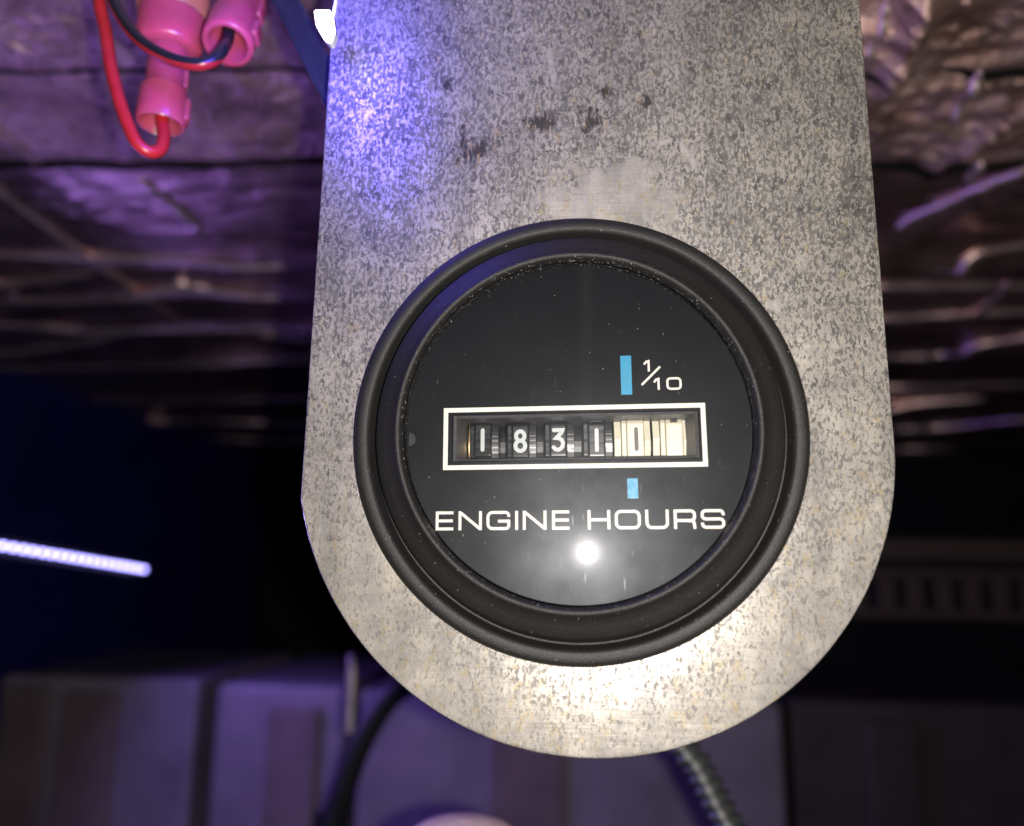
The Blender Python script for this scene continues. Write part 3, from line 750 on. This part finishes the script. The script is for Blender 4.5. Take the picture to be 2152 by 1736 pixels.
# ------------------------------------------------------------------ lit strip, left
strip = empty('led_strip_light'); tag(strip, 'bright blue-white LED strip light reaching in from the left edge', 'strip light')
pa = Vector((-291.4, 390, -6.9)); pb = Vector((-299, 270, 5.5)); dr = (pb - pa).normalized()
rail = MB().sweep([pa - dr * 3, pa + dr * 320], 1, sect=[(-.8, -4.5), (.8, -4.5), (.8, 4.5), (-.8, 4.5)], up=(1, 0, 0)).build('backing', 'black_rubber', strip)
rail.location = (-0.0018, 0.0, 0)
chip = MB().box(-0.8, 1.6, -0.9, 0.9, -1.2, 1.2)
first = None
for k in range(46):
    p = pa + dr * (2 + 7.0 * k)
    if first is None: first = o = chip.build('diode', 'strip_glow', strip)
    else: o = first.copy(); COL.objects.link(o); o.parent = strip
    o.location = (p + Vector((1.2, 0, 0))) * MM
ld = bpy.data.lights.new('strip_light', 'AREA'); ld.shape = 'RECTANGLE'; ld.size = 0.32; ld.size_y = 0.005; ld.energy = 0.55; ld.color = (0.33, 0.20, 1.0)
lo = bpy.data.objects.new('strip_light', ld); COL.objects.link(lo); lo.parent = strip
xax = dr; zax = Vector((-.36, -.68, .29)); zax = (zax - xax * zax.dot(xax)).normalized(); yax = zax.cross(xax)
mw = Matrix.Identity(4)
for i in range(3): mw[i][0] = xax[i]; mw[i][1] = yax[i]; mw[i][2] = zax[i]
mw.translation = (pa + dr * 160 + Vector((4, 0, 0))) * MM
lo.matrix_world = mw

# ------------------------------------------------------------------ equipment standing at the back, out of focus
def case(name, label, cat, x0, x1, zt, y0, mat, ribs=(), group=None, depth=180):
    o = empty(name, ((x0 + x1) / 2, y0, -520)); tag(o, label, cat, group)
    w = (x1 - x0) / 2; H = zt + 520
    MB().box(-w, w, 0, depth, 0, H).build('body', mat, o, bevel=4)
    for (a, b, t0, m_) in ribs:
        MB().box(a - (x0 + x1) / 2, b - (x0 + x1) / 2, -6, 2, 40, H - t0).build('panel', m_, o, bevel=3)
    return o
G = 'equipment cases at the back'
case('equipment_case', 'dim purple-lit equipment case with a dark raised panel, at the lower left', 'case', -427, -276, -84, 450, 'pale_case', [(-375, -332, 10, 'brown_case'), (-420, -384, 8, 'brown_case')], G)
case('equipment_case', 'pale purple-lit equipment case with a brown panel beside the upright rod', 'case', -262, -168, -86, 450, 'pale_case', [(-222, -185, 13, 'brown_case')], G)
case('equipment_case', 'pale equipment case just below the rounded end of the plate', 'case', -160, 128, -88, 455, 'pale_case', [(-66, -17, 20, 'brown_case')], G)
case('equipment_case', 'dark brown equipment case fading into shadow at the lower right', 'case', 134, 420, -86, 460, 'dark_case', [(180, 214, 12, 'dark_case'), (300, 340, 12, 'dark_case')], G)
rod = MB().lathe([(1, 0)], 3)
rod = MB().sweep([(-102.7, 240, -39.6), (-102.5, 240, -72)], 2.1, 18).build('metal_rod', 'steel', smooth=40, bevel=.5)
tag(rod, 'short upright pale metal rod, blurred, left of the plate end', 'rod')
cb = MB().sweep(spline([(20, 330, -40), (-60, 310, -45), (-93, 300, -61), (-105, 300, -73), (-114, 300, -89), (-120.5, 300, -107), (-126, 300, -128), (-128, 300, -160), (-128, 310, -515)]), 6.2, 16).build('black_cable', 'black_rubber', smooth=80)
tag(cb, 'thick black cable curving down from behind the plate end', 'cable')
hs = spline([(-30, 118, 132), (-16, 112, 60), (-4, 110, 5), (11.5, 110, -26), (23.4, 110, -44.4), (27.4, 110, -49.4), (31.8, 110, -57.8), (36, 110, -65.4), (40, 110, -72.5), (45, 110, -82), (51, 111, -96), (56, 113, -115), (60, 116, -150), (62, 119, -220), (62, 122, -320), (62, 125, -515)], 60)
hose = empty('corrugated_conduit'); tag(hose, 'dark ribbed conduit running down below the right of the plate end', 'conduit')
L = [hs[0]]; rest = 0.0                       # even half-millimetre steps, so the ribs keep their pitch
for a, b in zip(hs, hs[1:]):
    d = (b - a).length; q = 0.5 - rest
    while q <= d: L.append(a.lerp(b, q / d)); q += 0.5
    rest = (rest + d) % 0.5
HL = sum((b - a).length for a, b in zip(L, L[1:]))
MB().sweep(L, lambda u: 3.3 + 0.75 * math.sin(u * HL / 3.1 * 2 * math.pi), 16).build('hose', 'conduit_grey', hose, smooth=80)
MB().sweep([p + Vector((-.6, -4.0, 0)) for p in L], lambda u: 0.7 + 0.35 * math.sin(u * HL / 3.1 * 2 * math.pi), 10).build('seam_bead', 'bead_grey', hose, smooth=80)
cap = empty('round_cap', (-26.5, 70, -53)); tag(cap, 'pale pink domed cap just showing at the bottom edge of the picture', 'cap')
mb = zlathe([(.1, 0), (4.6, -.3), (8.6, -1.2), (11.8, -3), (13.8, -6), (14.4, -9), (14.4, -24)], 48); mb.build('dome', 'cap_plastic', cap, smooth=80)
zlathe([(12, -24), (12, -467)], 32).build('stem', 'black_rubber', cap, smooth=60)
duct = empty('slotted_duct', (180, 480, 0)); tag(duct, 'dim brown slotted wiring duct behind the right side of the plate', 'wiring duct')
MB().box(-20, 240, 0, 5, -33, -27).build('rail', 'duct_plastic', duct, bevel=.8)
MB().box(-20, 240, 0, 5, -5, 1).build('rail', 'duct_plastic', duct, bevel=.8)
MB().box(-20, 240, -3, 3, 8, 22).build('lid', 'duct_plastic', duct, bevel=.8)
MB().box(-20, 240, 40, 44, -33, 22).build('back', 'soot_black', duct)
finger = MB().box(0, 10.5, .5, 4, -26.8, -5.2); f0 = None
for k in range(13):
    if f0 is None: f0 = o = finger.build('finger', 'duct_plastic', duct, bevel=.8)
    else: o = f0.copy(); COL.objects.link(o); o.parent = duct
    o.location = ((-14 + 19.2 * k) * MM, 0, 0)
